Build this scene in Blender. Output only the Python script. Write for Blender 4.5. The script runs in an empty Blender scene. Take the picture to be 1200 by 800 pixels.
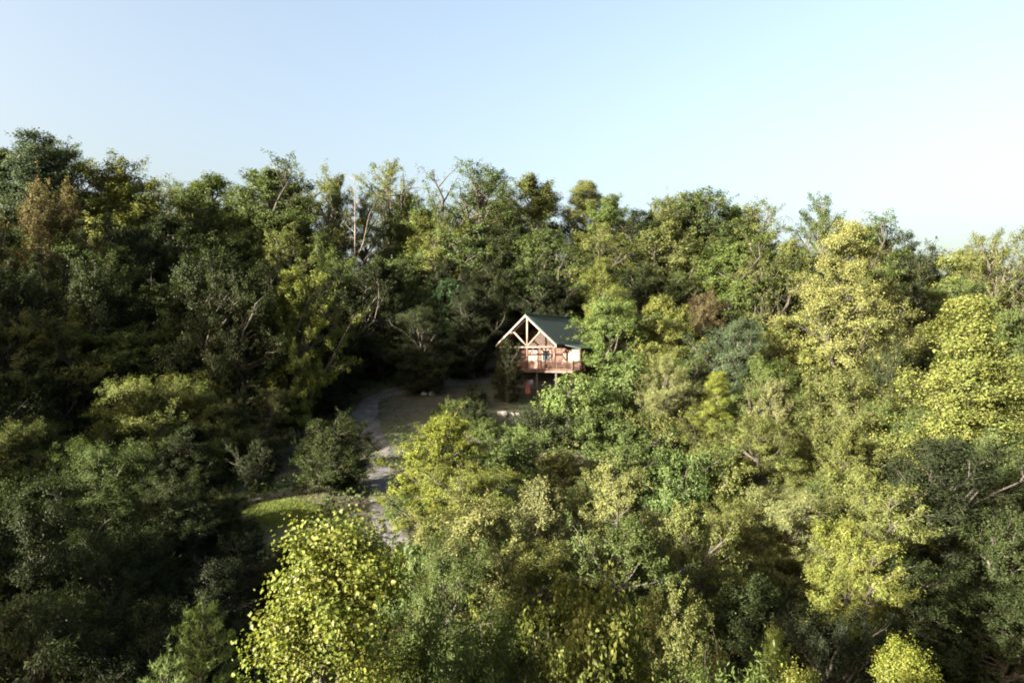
import bpy, math, random
import numpy as np
from mathutils import Vector, Matrix

R = math.radians
C = bpy.context.scene.collection
scn = bpy.context.scene

# ------------------------------------------------------------------ camera, sky, sun, exposure
F = 810.0            # focal length in photo pixels (photo 1200 x 800)
HY = 412.0           # photo row of the horizon
cam_d = bpy.data.cameras.new('camera'); cam = bpy.data.objects.new('camera', cam_d); C.objects.link(cam)
cam_d.sensor_width = 36.0; cam_d.lens = 36.0 * F / 1200.0
cam_d.clip_start = 0.1; cam_d.clip_end = 6000
cam.location = (0, 0, 0)
cam.rotation_euler = (R(90) + math.atan((HY - 400) / F), 0, 0)
scn.camera = cam

SUN_EL = 17.0                       # degrees above the horizon
SUN_AZ = 234.0                      # compass-like, clockwise from +Y: behind the camera, to the left
ld = Vector((math.sin(R(SUN_AZ - 180)) * math.cos(R(SUN_EL)), math.cos(R(SUN_AZ - 180)) * math.cos(R(SUN_EL)), -math.sin(R(SUN_EL))))
w = bpy.data.worlds.new('World'); scn.world = w; w.use_nodes = True
nt = w.node_tree; nt.nodes.clear()
wo = nt.nodes.new('ShaderNodeOutputWorld'); wb = nt.nodes.new('ShaderNodeBackground'); sk = nt.nodes.new('ShaderNodeTexSky')
sk.sky_type = 'NISHITA'; sk.sun_disc = False
sk.sun_elevation = R(SUN_EL); sk.sun_rotation = R(SUN_AZ)
sk.altitude = 0; sk.air_density = 1.08; sk.dust_density = 8.0; sk.ozone_density = 0.0
wb.inputs['Strength'].default_value = 0.057
nt.links.new(sk.outputs[0], wb.inputs[0]); nt.links.new(wb.outputs[0], wo.inputs[0])
sl = bpy.data.lights.new('sun', 'SUN'); sl.energy = 5.0; sl.angle = R(0.5); sl.color = (1.0, 0.92, 0.78)
so = bpy.data.objects.new('sun', sl); C.objects.link(so)
so.rotation_euler = ld.to_track_quat('-Z', 'Y').to_euler(); so.location = (-100, -70, 60)

scn.view_settings.view_transform = 'Standard'; scn.view_settings.look = 'None'
scn.view_settings.gamma = 1.0; scn.view_settings.use_curve_mapping = False
scn.view_settings.exposure = 3.15
scn.cycles.max_bounces = 5; scn.cycles.diffuse_bounces = 2; scn.cycles.transmission_bounces = 3; scn.cycles.glossy_bounces = 2
scn.cycles.filter_width = 1.9
scn.cycles.use_denoising = True

# ------------------------------------------------------------------ small helpers
def tag(o, label=None, cat=None, group=None, kind=None):
    for k, v in (('label', label), ('category', cat), ('group', group), ('kind', kind)):
        if v: o[k] = v
    return o

def empty(name, loc=(0, 0, 0), rz=0.0):
    o = bpy.data.objects.new(name, None); C.objects.link(o)
    o.location = loc; o.rotation_euler = (0, 0, rz); o.empty_display_size = 0.3
    return o

def link(name, me, parent=None):
    o = bpy.data.objects.new(name, me); C.objects.link(o)
    if parent: o.parent = parent
    return o

class MB:
    """collects boxes, tubes and polygons; build() links them as one mesh"""
    def __init__(s): s.v = []; s.f = []
    def box(s, c, size, rot=None):
        n = len(s.v); hx, hy, hz = (a / 2 for a in size)
        m = rot if rot is not None else Matrix.Identity(3)
        for x in (-hx, hx):
            for y in (-hy, hy):
                for z in (-hz, hz):
                    s.v.append(tuple(Vector(c) + m @ Vector((x, y, z))))
        for q in ((0, 1, 3, 2), (4, 6, 7, 5), (0, 4, 5, 1), (2, 3, 7, 6), (0, 2, 6, 4), (1, 5, 7, 3)):
            s.f.append(tuple(n + i for i in q))
    def bar(s, a, b, wd, th, up=(0, 0, 1)):
        a = Vector(a); b = Vector(b); d = (b - a); L = d.length; d.normalize()
        sd = d.cross(Vector(up))
        if sd.length < 1e-4: sd = d.cross(Vector((1, 0, 0)))
        sd.normalize(); u = sd.cross(d)
        m = Matrix((d, sd, u)).transposed()
        s.box((a + b) / 2, (L, wd, th), m)
    def tube(s, pts, rad, n=6, cap=True):
        pts = [Vector(p) for p in pts]; b0 = len(s.v); k = len(pts)
        for i, p in enumerate(pts):
            d = (pts[min(i + 1, k - 1)] - pts[max(i - 1, 0)])
            if d.length < 1e-6: d = Vector((0, 0, 1))
            d.normalize()
            a = d.cross(Vector((0.31, 0.93, 0.17))); a.normalize(); b = d.cross(a)
            for j in range(n):
                t = 2 * math.pi * j / n
                s.v.append(tuple(p + (a * math.cos(t) + b * math.sin(t)) * rad[i]))
        for i in range(k - 1):
            for j in range(n):
                s.f.append((b0 + i * n + j, b0 + i * n + (j + 1) % n, b0 + (i + 1) * n + (j + 1) % n, b0 + (i + 1) * n + j))
        if cap and n > 2:
            s.f.append(tuple(b0 + j for j in reversed(range(n)))); s.f.append(tuple(b0 + (k - 1) * n + j for j in range(n)))
    def prism(s, poly, a, b):
        """poly: list of (u,v); a(u,v), b(u,v) -> two end points"""
        n = len(s.v); k = len(poly)
        for p in poly: s.v.append(tuple(a(*p)))
        for p in poly: s.v.append(tuple(b(*p)))
        s.f.append(tuple(n + i for i in range(k))); s.f.append(tuple(n + k + i for i in reversed(range(k))))
        for i in range(k): s.f.append((n + i, n + k + i, n + k + (i + 1) % k, n + (i + 1) % k))
    def mesh(s, name, mat, smooth=False):
        me = bpy.data.meshes.new(name); me.from_pydata(s.v, [], s.f); me.materials.append(mat)
        if smooth:
            me.polygons.foreach_set('use_smooth', [True] * len(me.polygons))
        me.update(); return me
    def build(s, name, mat, parent=None, smooth=False):
        return link(name, s.mesh(name, mat, smooth), parent)

# ------------------------------------------------------------------ materials
def new_mat(name):
    m = bpy.data.materials.new(name); m.use_nodes = True
    n = m.node_tree; n.nodes.clear()
    out = n.nodes.new('ShaderNodeOutputMaterial')
    return m, n, out

def leaf_material(name, trans=0.35, gloss=0.06, rough=0.45):
    m, n, out = new_mat(name)
    N = n.nodes.new; Lk = n.links.new
    oi = N('ShaderNodeObjectInfo')
    at = N('ShaderNodeAttribute'); at.attribute_name = 'tone'
    hue = N('ShaderNodeAttribute'); hue.attribute_name = 'hue'
    # leaf-to-leaf variety: tone changes value, hue pushes towards yellow / red-brown
    mr = N('ShaderNodeMapRange'); mr.inputs[1].default_value = 0; mr.inputs[2].default_value = 1; mr.inputs[3].default_value = 0.55; mr.inputs[4].default_value = 1.5
    Lk(at.outputs['Fac'], mr.inputs[0])
    mul = N('ShaderNodeVectorMath'); mul.operation = 'SCALE'
    Lk(oi.outputs['Color'], mul.inputs[0]); Lk(mr.outputs[0], mul.inputs['Scale'])
    hv = N('ShaderNodeHueSaturation')
    mh = N('ShaderNodeMapRange'); mh.inputs[3].default_value = 0.535; mh.inputs[4].default_value = 0.455
    Lk(hue.outputs['Fac'], mh.inputs[0]); Lk(mh.outputs[0], hv.inputs['Hue']); Lk(mul.outputs[0], hv.inputs['Color'])
    df = N('ShaderNodeBsdfDiffuse'); tr = N('ShaderNodeBsdfTranslucent'); gl = N('ShaderNodeBsdfGlossy')
    gl.inputs['Roughness'].default_value = rough
    wt = N('ShaderNodeMix'); wt.data_type = 'RGBA'; wt.blend_type = 'MULTIPLY'; wt.inputs[0].default_value = 1
    wt.inputs[7].default_value = (1.1, 1.2, 0.75, 1)
    Lk(hv.outputs[0], df.inputs[0]); Lk(hv.outputs[0], wt.inputs[6]); Lk(wt.outputs[2], tr.inputs[0])
    m1 = N('ShaderNodeMixShader'); m1.inputs[0].default_value = trans
    Lk(df.outputs[0], m1.inputs[1]); Lk(tr.outputs[0], m1.inputs[2])
    m2 = N('ShaderNodeMixShader'); m2.inputs[0].default_value = gloss
    Lk(m1.outputs[0], m2.inputs[1]); Lk(gl.outputs[0], m2.inputs[2]); Lk(m2.outputs[0], out.inputs[0])
    return m

def noise_mat(name, cols, scale=3.0, rough=0.9, detail=6.0, stretch=None, bump=0.0, bscale=None):
    """a principled surface whose base colour runs through cols along a noise"""
    m, n, out = new_mat(name)
    N = n.nodes.new; Lk = n.links.new
    tc = N('ShaderNodeTexCoord'); mp = N('ShaderNodeMapping')
    if stretch: mp.inputs['Scale'].default_value = stretch
    nz = N('ShaderNodeTexNoise'); nz.inputs['Scale'].default_value = scale; nz.inputs['Detail'].default_value = detail
    rp = N('ShaderNodeValToRGB')
    el = rp.color_ramp.elements
    while len(el) < len(cols): el.new(0.5)
    for i, c in enumerate(cols):
        el[i].position = 0.3 + 0.4 * i / max(1, len(cols) - 1); el[i].color = (*c, 1)
    pb = N('ShaderNodeBsdfPrincipled'); pb.inputs['Roughness'].default_value = rough
    Lk(tc.outputs['Object'], mp.inputs[0]); Lk(mp.outputs[0], nz.inputs[0]); Lk(nz.outputs['Fac'], rp.inputs[0]); Lk(rp.outputs[0], pb.inputs['Base Color'])
    if bump:
        bp = N('ShaderNodeBump'); bp.inputs['Strength'].default_value = bump
        n2 = N('ShaderNodeTexNoise'); n2.inputs['Scale'].default_value = bscale or scale * 4; n2.inputs['Detail'].default_value = 5
        Lk(mp.outputs[0], n2.inputs[0]); Lk(n2.outputs['Fac'], bp.inputs['Height']); Lk(bp.outputs[0], pb.inputs['Normal'])
    Lk(pb.outputs[0], out.inputs[0])
    return m

M_LEAF = leaf_material('leaf', 0.3, 0.006, 0.5)
M_GLOSSY = leaf_material('waxy_leaf', 0.42, 0.012, 0.45)
M_NEEDLE = leaf_material('needle', 0.15, 0.006, 0.6)
M_BARK = noise_mat('bark', [(0.018, 0.015, 0.012), (0.04, 0.033, 0.027), (0.07, 0.058, 0.047)], 1.6, 0.95, 8, (4, 4, 0.7), 0.4)
M_PALEBARK = noise_mat('pale_bark', [(0.06, 0.046, 0.037), (0.105, 0.085, 0.07), (0.16, 0.13, 0.11)], 1.4, 0.95, 8, (4, 4, 0.6), 0.3)
M_WHITEWOOD = noise_mat('peeled_log', [(0.085, 0.062, 0.047), (0.14, 0.106, 0.084), (0.19, 0.15, 0.12)], 2.0, 0.7, 5, (1, 1, 1))
M_LOG = noise_mat('stained_log', [(0.034, 0.016, 0.011), (0.06, 0.028, 0.018), (0.09, 0.043, 0.027)], 2.2, 0.65, 6, (1, 1, 5))
M_RAIL = noise_mat('stained_rail', [(0.04, 0.018, 0.012), (0.072, 0.032, 0.021)], 3, 0.7, 4)
M_PANEL = noise_mat('pine_board', [(0.13, 0.078, 0.055), (0.18, 0.11, 0.08)], 3, 0.7, 4, (1, 1, 8))
M_GREYPOST = noise_mat('weathered_post', [(0.04, 0.032, 0.026), (0.08, 0.065, 0.053)], 3, 0.9, 4, (3, 3, 0.6))
M_BLOCK = noise_mat('basement_block', [(0.03, 0.032, 0.045), (0.05, 0.053, 0.065)], 2, 0.9, 4)
M_ROCK = noise_mat('pale_rock', [(0.1, 0.09, 0.08), (0.2, 0.18, 0.165), (0.3, 0.275, 0.255)], 2.5, 0.95, 8, None, 0.5)
M_FABRIC = noise_mat('umbrella_cloth', [(0.17, 0.05, 0.035), (0.23, 0.075, 0.055)], 5, 0.9, 3)
M_GRAVEL = noise_mat('gravel', [(0.032, 0.031, 0.031), (0.055, 0.052, 0.05), (0.085, 0.079, 0.076)], 1.1, 0.95, 12, None, 0.6, 14)
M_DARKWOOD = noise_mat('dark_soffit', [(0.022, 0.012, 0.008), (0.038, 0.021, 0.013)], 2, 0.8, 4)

def roof_material():
    m, n, out = new_mat('green_metal_roof'); N = n.nodes.new; Lk = n.links.new
    nz = N('ShaderNodeTexNoise'); nz.inputs['Scale'].default_value = 0.9; nz.inputs['Detail'].default_value = 6
    rp = N('ShaderNodeValToRGB'); rp.color_ramp.elements[0].color = (0.012, 0.021, 0.021, 1); rp.color_ramp.elements[1].color = (0.02, 0.034, 0.034, 1)
    pb = N('ShaderNodeBsdfPrincipled'); pb.inputs['Roughness'].default_value = 0.7; pb.inputs['Specular IOR Level'].default_value = 0.2
    Lk(nz.outputs['Fac'], rp.inputs[0]); Lk(rp.outputs[0], pb.inputs['Base Color']); Lk(pb.outputs[0], out.inputs[0])
    return m
M_ROOF = roof_material()
def glass_material():
    m, n, out = new_mat('window_glass'); pb = n.nodes.new('ShaderNodeBsdfPrincipled')
    pb.inputs['Base Color'].default_value = (0.03, 0.035, 0.04, 1); pb.inputs['Roughness'].default_value = 0.08
    n.links.new(pb.outputs[0], out.inputs[0]); return m
M_GLASS = glass_material()

def ground_material():
    m, n, out = new_mat('woodland_ground'); N = n.nodes.new; Lk = n.links.new
    tc = N('ShaderNodeTexCoord')
    n1 = N('ShaderNodeTexNoise'); n1.inputs['Scale'].default_value = 0.09; n1.inputs['Detail'].default_value = 8; n1.inputs['Roughness'].default_value = 0.65
    n2 = N('ShaderNodeTexNoise'); n2.inputs['Scale'].default_value = 1.7; n2.inputs['Detail'].default_value = 9
    r1 = N('ShaderNodeValToRGB'); e = r1.color_ramp.elements
    e[0].position = 0.42; e[0].color = (0.036, 0.026, 0.018, 1); e[1].position = 0.58; e[1].color = (0.03, 0.042, 0.013, 1)
    r2 = N('ShaderNodeValToRGB'); e = r2.color_ramp.elements
    e[0].position = 0.3; e[0].color = (0.55, 0.55, 0.55, 1); e[1].position = 0.7; e[1].color = (1.35, 1.3, 1.2, 1)
    mx = N('ShaderNodeMix'); mx.data_type = 'RGBA'; mx.blend_type = 'MULTIPLY'; mx.inputs[0].default_value = 1
    pb = N('ShaderNodeBsdfPrincipled'); pb.inputs['Roughness'].default_value = 1.0
    bp = N('ShaderNodeBump'); bp.inputs['Strength'].default_value = 0.6
    Lk(tc.outputs['Object'], n1.inputs[0]); Lk(tc.outputs['Object'], n2.inputs[0])
    Lk(n1.outputs['Fac'], r1.inputs[0]); Lk(n2.outputs['Fac'], r2.inputs[0])
    Lk(r1.outputs[0], mx.inputs[6]); Lk(r2.outputs[0], mx.inputs[7]); Lk(mx.outputs[2], pb.inputs['Base Color'])
    Lk(n2.outputs['Fac'], bp.inputs['Height']); Lk(bp.outputs[0], pb.inputs['Normal']); Lk(pb.outputs[0], out.inputs[0])
    return m
M_GROUND = ground_material()

# ------------------------------------------------------------------ terrain
CP = np.array([
    (0, -30, -16), (0, 0, -16), (0, 20, -15.2), (-8, 45, -11.3), (-10, 60, -9.3), (-12, 75, -6.6), (2, 85, -5.3), (6, 96, -3.2),
    (0, 110, 3), (0, 130, 12), (0, 160, 17), (0, 200, 10),
    (-16, 45, -10.4), (-16, 30, -15), (-27, 62, -11), (-30, 40, -15), (-45, 70, -6), (-45, 92, 0), (-50, 45, -11),
    (-60, 6, -14), (-66, 14, -9), (-72, 22, -4), (-78, 30, 5), (-87, 42, 11), (-60, 110, 10), (-80, 80, 12), (-40, 130, 13), (-90, 130, 18),
    (-30, 0, -16), (-40, -30, -16), (-90, 0, -6), (-30, 20, -17.5),
    (20, 45, -17), (12, 30, -16.5), (25, 35, -20), (45, 40, -21), (41, 65, -16), (25, 65, -12.5), (20, 85, -8), (35, 80, -10.5), (12, 66, -10.5),
    (35, 100, -4), (65, 110, -5), (60, 90, -9), (80, 70, -16), (70, 40, -22), (35, 130, 8), (70, 150, 4), (110, 120, -6), (35, 0, -19), (80, 0, -24),
    (60, -30, -22), (-140, 60, 16), (140, 60, -20), (-60, 170, 16), (60, 190, 2)], float)
def _tps(r2): return 0.5 * r2 * np.log(r2 + 1e-9)
_n = len(CP); _K = _tps(((CP[:, None, :2] - CP[None, :, :2]) ** 2).sum(-1)) + np.eye(_n) * 18.0
_P = np.hstack([np.ones((_n, 1)), CP[:, :2]])
_A = np.block([[_K, _P], [_P.T, np.zeros((3, 3))]]); _w = np.linalg.solve(_A, np.concatenate([CP[:, 2], np.zeros(3)]))
def hgt(x, y):
    x = np.atleast_1d(np.asarray(x, float)); y = np.atleast_1d(np.asarray(y, float))
    d2 = (x[:, None] - CP[None, :, 0]) ** 2 + (y[:, None] - CP[None, :, 1]) ** 2
    z = _tps(d2) @ _w[:_n] + _w[_n] + _w[_n + 1] * x + _w[_n + 2] * y
    r = np.hypot(x - 0, y - 70)
    k = np.clip((r - 120) / 130, 0, 1); k = k * k * (3 - 2 * k)
    far = -18 + 10 * np.sin(x / 190.0 + 1) * np.sin(y / 230.0 + 0.6)
    z = np.clip(z, -28, 26) * (1 - k) + far * k
    z += 0.18 * np.sin(x * 0.9 + 1.3 * np.sin(y * 0.31)) * np.sin(y * 0.77 + 0.9 * np.sin(x * 0.27))
    return z
def h1(x, y): return float(hgt(x, y)[0])
def at(px, py, d): return Vector(((px - 600) / F * d, d, (HY - py) / F * d))

def axis(lo, hi, a, b, step):
    mid = np.arange(a, b + 0.01, step); left = []; right = []
    s = step; p = a
    while p > lo: s *= 1.35; p -= s; left.append(p)
    s = step; p = b
    while p < hi: s *= 1.35; p += s; right.append(p)
    return np.array(left[::-1] + list(mid) + right)
gx = axis(-1500, 1500, -90, 90, 1.25); gy = axis(-1500, 1500, -20, 150, 1.25)
X, Y = np.meshgrid(gx, gy); Z = np.concatenate([hgt(a, b) for a, b in zip(X, Y)])
V = np.stack([X.ravel(), Y.ravel(), Z], 1); nx = len(gx); ny = len(gy)
I = (np.arange(ny - 1)[:, None] * nx + np.arange(nx - 1)[None]).ravel()
Q = np.stack([I, I + 1, I + nx + 1, I + nx], 1)
def np_mesh(name, V, Q, mat, smooth=False):
    me = bpy.data.meshes.new(name); nv = len(V); nf, k = Q.shape
    me.vertices.add(nv); me.vertices.foreach_set('co', np.ascontiguousarray(V, np.float32).ravel())
    me.loops.add(nf * k); me.loops.foreach_set('vertex_index', Q.astype(np.int32).ravel())
    me.polygons.add(nf); me.polygons.foreach_set('loop_start', np.arange(0, nf * k, k, dtype=np.int32))
    try: me.polygons.foreach_set('loop_total', np.full(nf, k, np.int32))
    except Exception: pass
    me.update(calc_edges=True)
    if smooth: me.polygons.foreach_set('use_smooth', np.ones(nf, bool))
    me.materials.append(mat); me.validate(); return me
tag(link('ground', np_mesh('ground', V, Q, M_GROUND, True)), kind='structure')

# driveway: a gravel strip following the ground
DRIVE = [(-5.2, 37), (-6.4, 41), (-8.4, 47), (-10.6, 56), (-13.2, 66), (-16.0, 75), (-15.8, 81), (-11.5, 85.5), (-6.5, 88), (-2, 90)]
def catmull(P, n):
    P = [np.array(p, float) for p in P]; P = [2 * P[0] - P[1]] + P + [2 * P[-1] - P[-2]]; out = []
    for i in range(1, len(P) - 2):
        a, b, c, d = P[i - 1:i + 3]
        for t in np.linspace(0, 1, n, endpoint=False):
            out.append(0.5 * (2 * b + (c - a) * t + (2 * a - 5 * b + 4 * c - d) * t * t + (3 * b - a - 3 * c + d) * t ** 3))
    return np.array(out)
dc = catmull(DRIVE, 18); dt = np.gradient(dc, axis=0); dt /= np.linalg.norm(dt, axis=1)[:, None]; dn = np.stack([dt[:, 1], -dt[:, 0]], 1)
rs = np.random.RandomState(3)
acr = np.linspace(-1, 1, 9); wob = np.interp(np.arange(len(dc)), [0, 40, 70], [.75, 1.0, 1.35]) + 0.2 * np.sin(np.arange(len(dc)) * 0.23) + rs.rand(len(dc)) * 0.25
P = dc[:, None] + dn[:, None] * (acr[None, :, None] * wob[:, None, None])
zz = hgt(P[..., 0].ravel(), P[..., 1].ravel()) + 0.07
zz = zz.reshape(len(dc), 9); zz[:, [0, 8]] -= 0.12
Vd = np.concatenate([P.reshape(-1, 2), zz.reshape(-1, 1)], 1)
I = (np.arange(len(dc) - 1)[:, None] * 9 + np.arange(8)[None]).ravel()
tag(link('driveway', np_mesh('driveway', Vd, np.stack([I, I + 1, I + 10, I + 9], 1), M_GRAVEL, True)), kind='structure')

# ------------------------------------------------------------------ plants: leaf sheets and branching skeletons
def leaf_mesh(name, Cn, N, D, L, Wd, tone, hue, mat, fold=0.25, rich=False):
    N = N / (np.linalg.norm(N, axis=1)[:, None] + 1e-9)
    D = D - N * (D * N).sum(1)[:, None]; D /= (np.linalg.norm(D, axis=1)[:, None] + 1e-9)
    S = np.cross(N, D); L = L[:, None]; Wd = Wd[:, None]
    k = len(Cn)
    if not rich:
        v = np.stack([Cn - D * L * .5, Cn - S * Wd * .5 + N * Wd * fold, Cn + D * L * .5 - N * L * .12, Cn + S * Wd * .5 + N * Wd * fold], 1).reshape(-1, 3)
        q = np.arange(k * 4).reshape(k, 4); rep = 1
    else:
        b = Cn - D * L * .5; t = Cn + D * L * .5 - N * L * .18
        l1 = Cn - D * L * .3 + S * Wd * .5 + N * Wd * fold; l2 = Cn + D * L * .28 + S * Wd * .42 + N * Wd * fold * .6
        r1 = Cn - D * L * .3 - S * Wd * .5 + N * Wd * fold; r2 = Cn + D * L * .28 - S * Wd * .42 + N * Wd * fold * .6
        v = np.stack([b, t, l1, l2, r1, r2], 1).reshape(-1, 3)
        o = np.arange(k)[:, None] * 6
        q = np.stack([o + np.array([[0, 1, 3, 2]]), o + np.array([[0, 4, 5, 1]])], 1).reshape(-1, 4); rep = 2
    me = np_mesh(name, v, q, mat)
    for nm, arr in (('tone', tone), ('hue', hue)):
        a = me.attributes.new(nm, 'FLOAT', 'FACE'); a.data.foreach_set('value', np.repeat(np.clip(arr, 0, 1), rep).astype(np.float32))
    return me

def unit(v): return v / (np.linalg.norm(v) + 1e-9)

def env(shape, t):
    if shape == 'round': return max(0.12, math.sin(math.pi * min(1, t * 0.72 + 0.2)) ** 0.55)
    if shape == 'oval': return max(0.10, math.sin(math.pi * min(1, t * 0.8 + 0.14)) ** 0.7)
    if shape == 'cone': return min(1.0, 0.55 + 3 * t) * ((1 - t) ** 0.8 * 0.95 + 0.06)
    if shape == 'spire': return min(1.0, 0.6 + 2 * t) * ((1 - t) ** 0.62) * 0.96 + 0.05
    if shape == 'ogive': return min(1.0, .6 + 2 * t) * ((1 - t) ** .8) + .04
    if shape == 'vase': return 0.35 + 0.75 * math.sin(math.pi * min(1, t * 0.75 + 0.12)) ** 0.8 * (0.6 + 0.5 * t)
    return 1.0

def make_tree(seed, H, W, shape='round', start=0.25, n1=44, el=(25, 75), n2=7, n3=5, nL=18, rc=0.22, tw=0.8, leaf=(0.2, 0.14), droop=0.2,
              mat=None, bark=None, r0=0.22, drop=0.12, fold=0.25, rich=False, upn=0.3, outn=0.7, rnd=0.6, wander=0.5, frond=False, lvar=0.3, sec=0.42, lop=0.3, spread=0.35):
    """a trunk, limbs that climb and arch over, side branches, and leafy sprays strung along the twigs"""
    rng = np.random.RandomState(seed); mb = MB(); O = []; D3 = []; OUT = []; LB = []
    K = 9; tp = np.zeros((K, 3)); tp[:, 2] = np.linspace(0, H * 0.95, K)
    wv = np.cumsum(rng.randn(K, 2) * wander * H / 22 * 0.5, axis=0); wv -= wv[0]; tp[:, :2] = wv
    tr = [max(0.02, r0 * (1 - i / (K - 1)) ** 0.85) for i in range(K)]; tr[0] *= 1.35
    mb.tube(tp, tr, 7)
    def trunk(z):
        f = np.clip(z / (H * 0.95) * (K - 1), 0, K - 1.001); i = int(f); return tp[i] + (tp[i + 1] - tp[i]) * (f - i)
    ph = rng.rand(8) * 6.28
    for i in range(n1):
        t = ((i + rng.rand() * 0.9) / n1) ** 0.9
        if rng.rand() < drop: continue
        az = i * 2.39996 + rng.randn() * 0.6
        lp = 1 + lop * math.sin(az + ph[0] + 3 * t) + lop * .6 * math.sin(2 * az + ph[1] - 6 * t) + lop * .4 * math.sin(11 * t + ph[2])
        Lb = max(0.4, W * 0.5 * env(shape, t) * lp * rng.uniform(0.6, 1.15))
        e = R(np.clip(el[0] + (el[1] - el[0]) * t + rng.randn() * 12, -10, 86)); ce, se = math.cos(e), math.sin(e)
        run = Lb / max(ce, .45)                       # longer limbs where they climb
        z0 = np.clip(H * (start + (1.0 - start) * t) - run * se * 0.8, H * start * 0.5, H * .93)
        p0 = trunk(z0); dh = np.array([math.cos(az), math.sin(az), 0]); ss = np.linspace(0, 1, 6)
        kink = np.cumsum(rng.randn(6, 3) * run * 0.035, axis=0); kink -= kink[0]
        B = p0 + run * (dh * ce * ss[:, None] + np.array([0, 0, 1]) * (se * ss - droop * ss ** 2)[:, None]) + kink
        rb = max(0.015, 0.016 * run + 0.012)
        mb.tube(B, [rb * (1.3 - 1.1 * q) + 0.004 for q in ss], 5, False)
        m = max(2, int(round(n2 * (0.45 + 0.55 * Lb / (W * 0.5)))))
        lc = B[3]
        for j in range(m + 1):
            q = min(1.0, 0.25 + 0.75 * (j + rng.rand() * 0.8) / m); f = q * 5; a = min(4, int(f))
            q0 = B[a] + (B[a + 1] - B[a]) * (f - a); tg = unit(B[a + 1] - B[a]); sd = unit(np.cross(tg, [0.05, 0, 1])) * (1 if j % 2 else -1)
            d = unit(0.6 * tg + 0.8 * sd * rng.uniform(0.3, 1.1) + np.array([0, 0, rng.uniform(-0.3, 0.65)]) + rng.randn(3) * 0.25)
            l2 = run * sec * (1.15 - 0.75 * q) * rng.uniform(0.5, 1.25) + 0.25
            if j == m: d = tg; l2 = .3 * tw
            q1 = q0 + d * l2 * 0.55 + rng.randn(3) * .05 * l2; q2 = q0 + d * l2
            if j < m: mb.tube([q0, q1, q2], [rb * 0.4 + 0.004, rb * 0.25 + 0.003, 0.004], 3, False)
            for k in range(n3):
                f3 = 1.0 if k == 0 else rng.uniform(.15, 1)
                dd = unit(d * (.9 if k else 1.3) + rng.randn(3) * (.75 if k else spread) + dh * .25 + np.array([0, 0, .12]))
                O.append(q0 + d * l2 * f3); D3.append(dd * tw * rng.uniform(.5, 1.15)); OUT.append(dh); LB.append(lc)
    O = np.array(O); D3 = np.array(D3); OUT = np.array(OUT); LB = np.array(LB); n = len(O)
    ct = np.clip(0.45 + rng.randn(n) * 0.15, 0, 1); ch = np.clip(0.4 + rng.randn(n) * 0.12, 0, 1)
    cn = np.maximum(3, (nL * rng.uniform(0.5, 1.4, n))).astype(int); idx = np.repeat(np.arange(n), cn); k = len(idx)
    u = rng.rand(k) ** .8; off = rng.randn(k, 3) * rc
    P = O[idx] + D3[idx] * u[:, None] + off * (1.15 - .6 * u)[:, None]
    lobe = P - LB[idx]; lobe /= np.linalg.norm(lobe, axis=1)[:, None] + 1e-6
    N = np.array([0, 0, 1.0]) * upn + (OUT[idx] * .6 + lobe * .75) * outn + rng.randn(k, 3) * rnd
    Dl = D3[idx] / tw * 0.8 + off / rc * 0.45 + rng.randn(k, 3) * 0.4 - np.array([0, 0, 0.3])
    sc = np.clip(1 + rng.randn(k) * lvar, .4, 1.9); hu = ch[idx] + rng.randn(k) * 0.11; hu[rng.rand(k) < 0.01] = 0.0
    cm = leaf_mesh('crown', P, N, Dl, leaf[0] * sc, leaf[1] * sc, ct[idx] + rng.randn(k) * 0.17, hu, mat or M_LEAF, fold, rich)
    tm = mb.mesh('trunk', bark or M_BARK, True)
    zt = np.percentile(P[:, 2], 99.6); rw = np.percentile(np.hypot(P[:, 0], P[:, 1]), 95) * 2
    return dict(crown=cm, trunk=tm, H=zt, W=rw, n=k)

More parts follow.
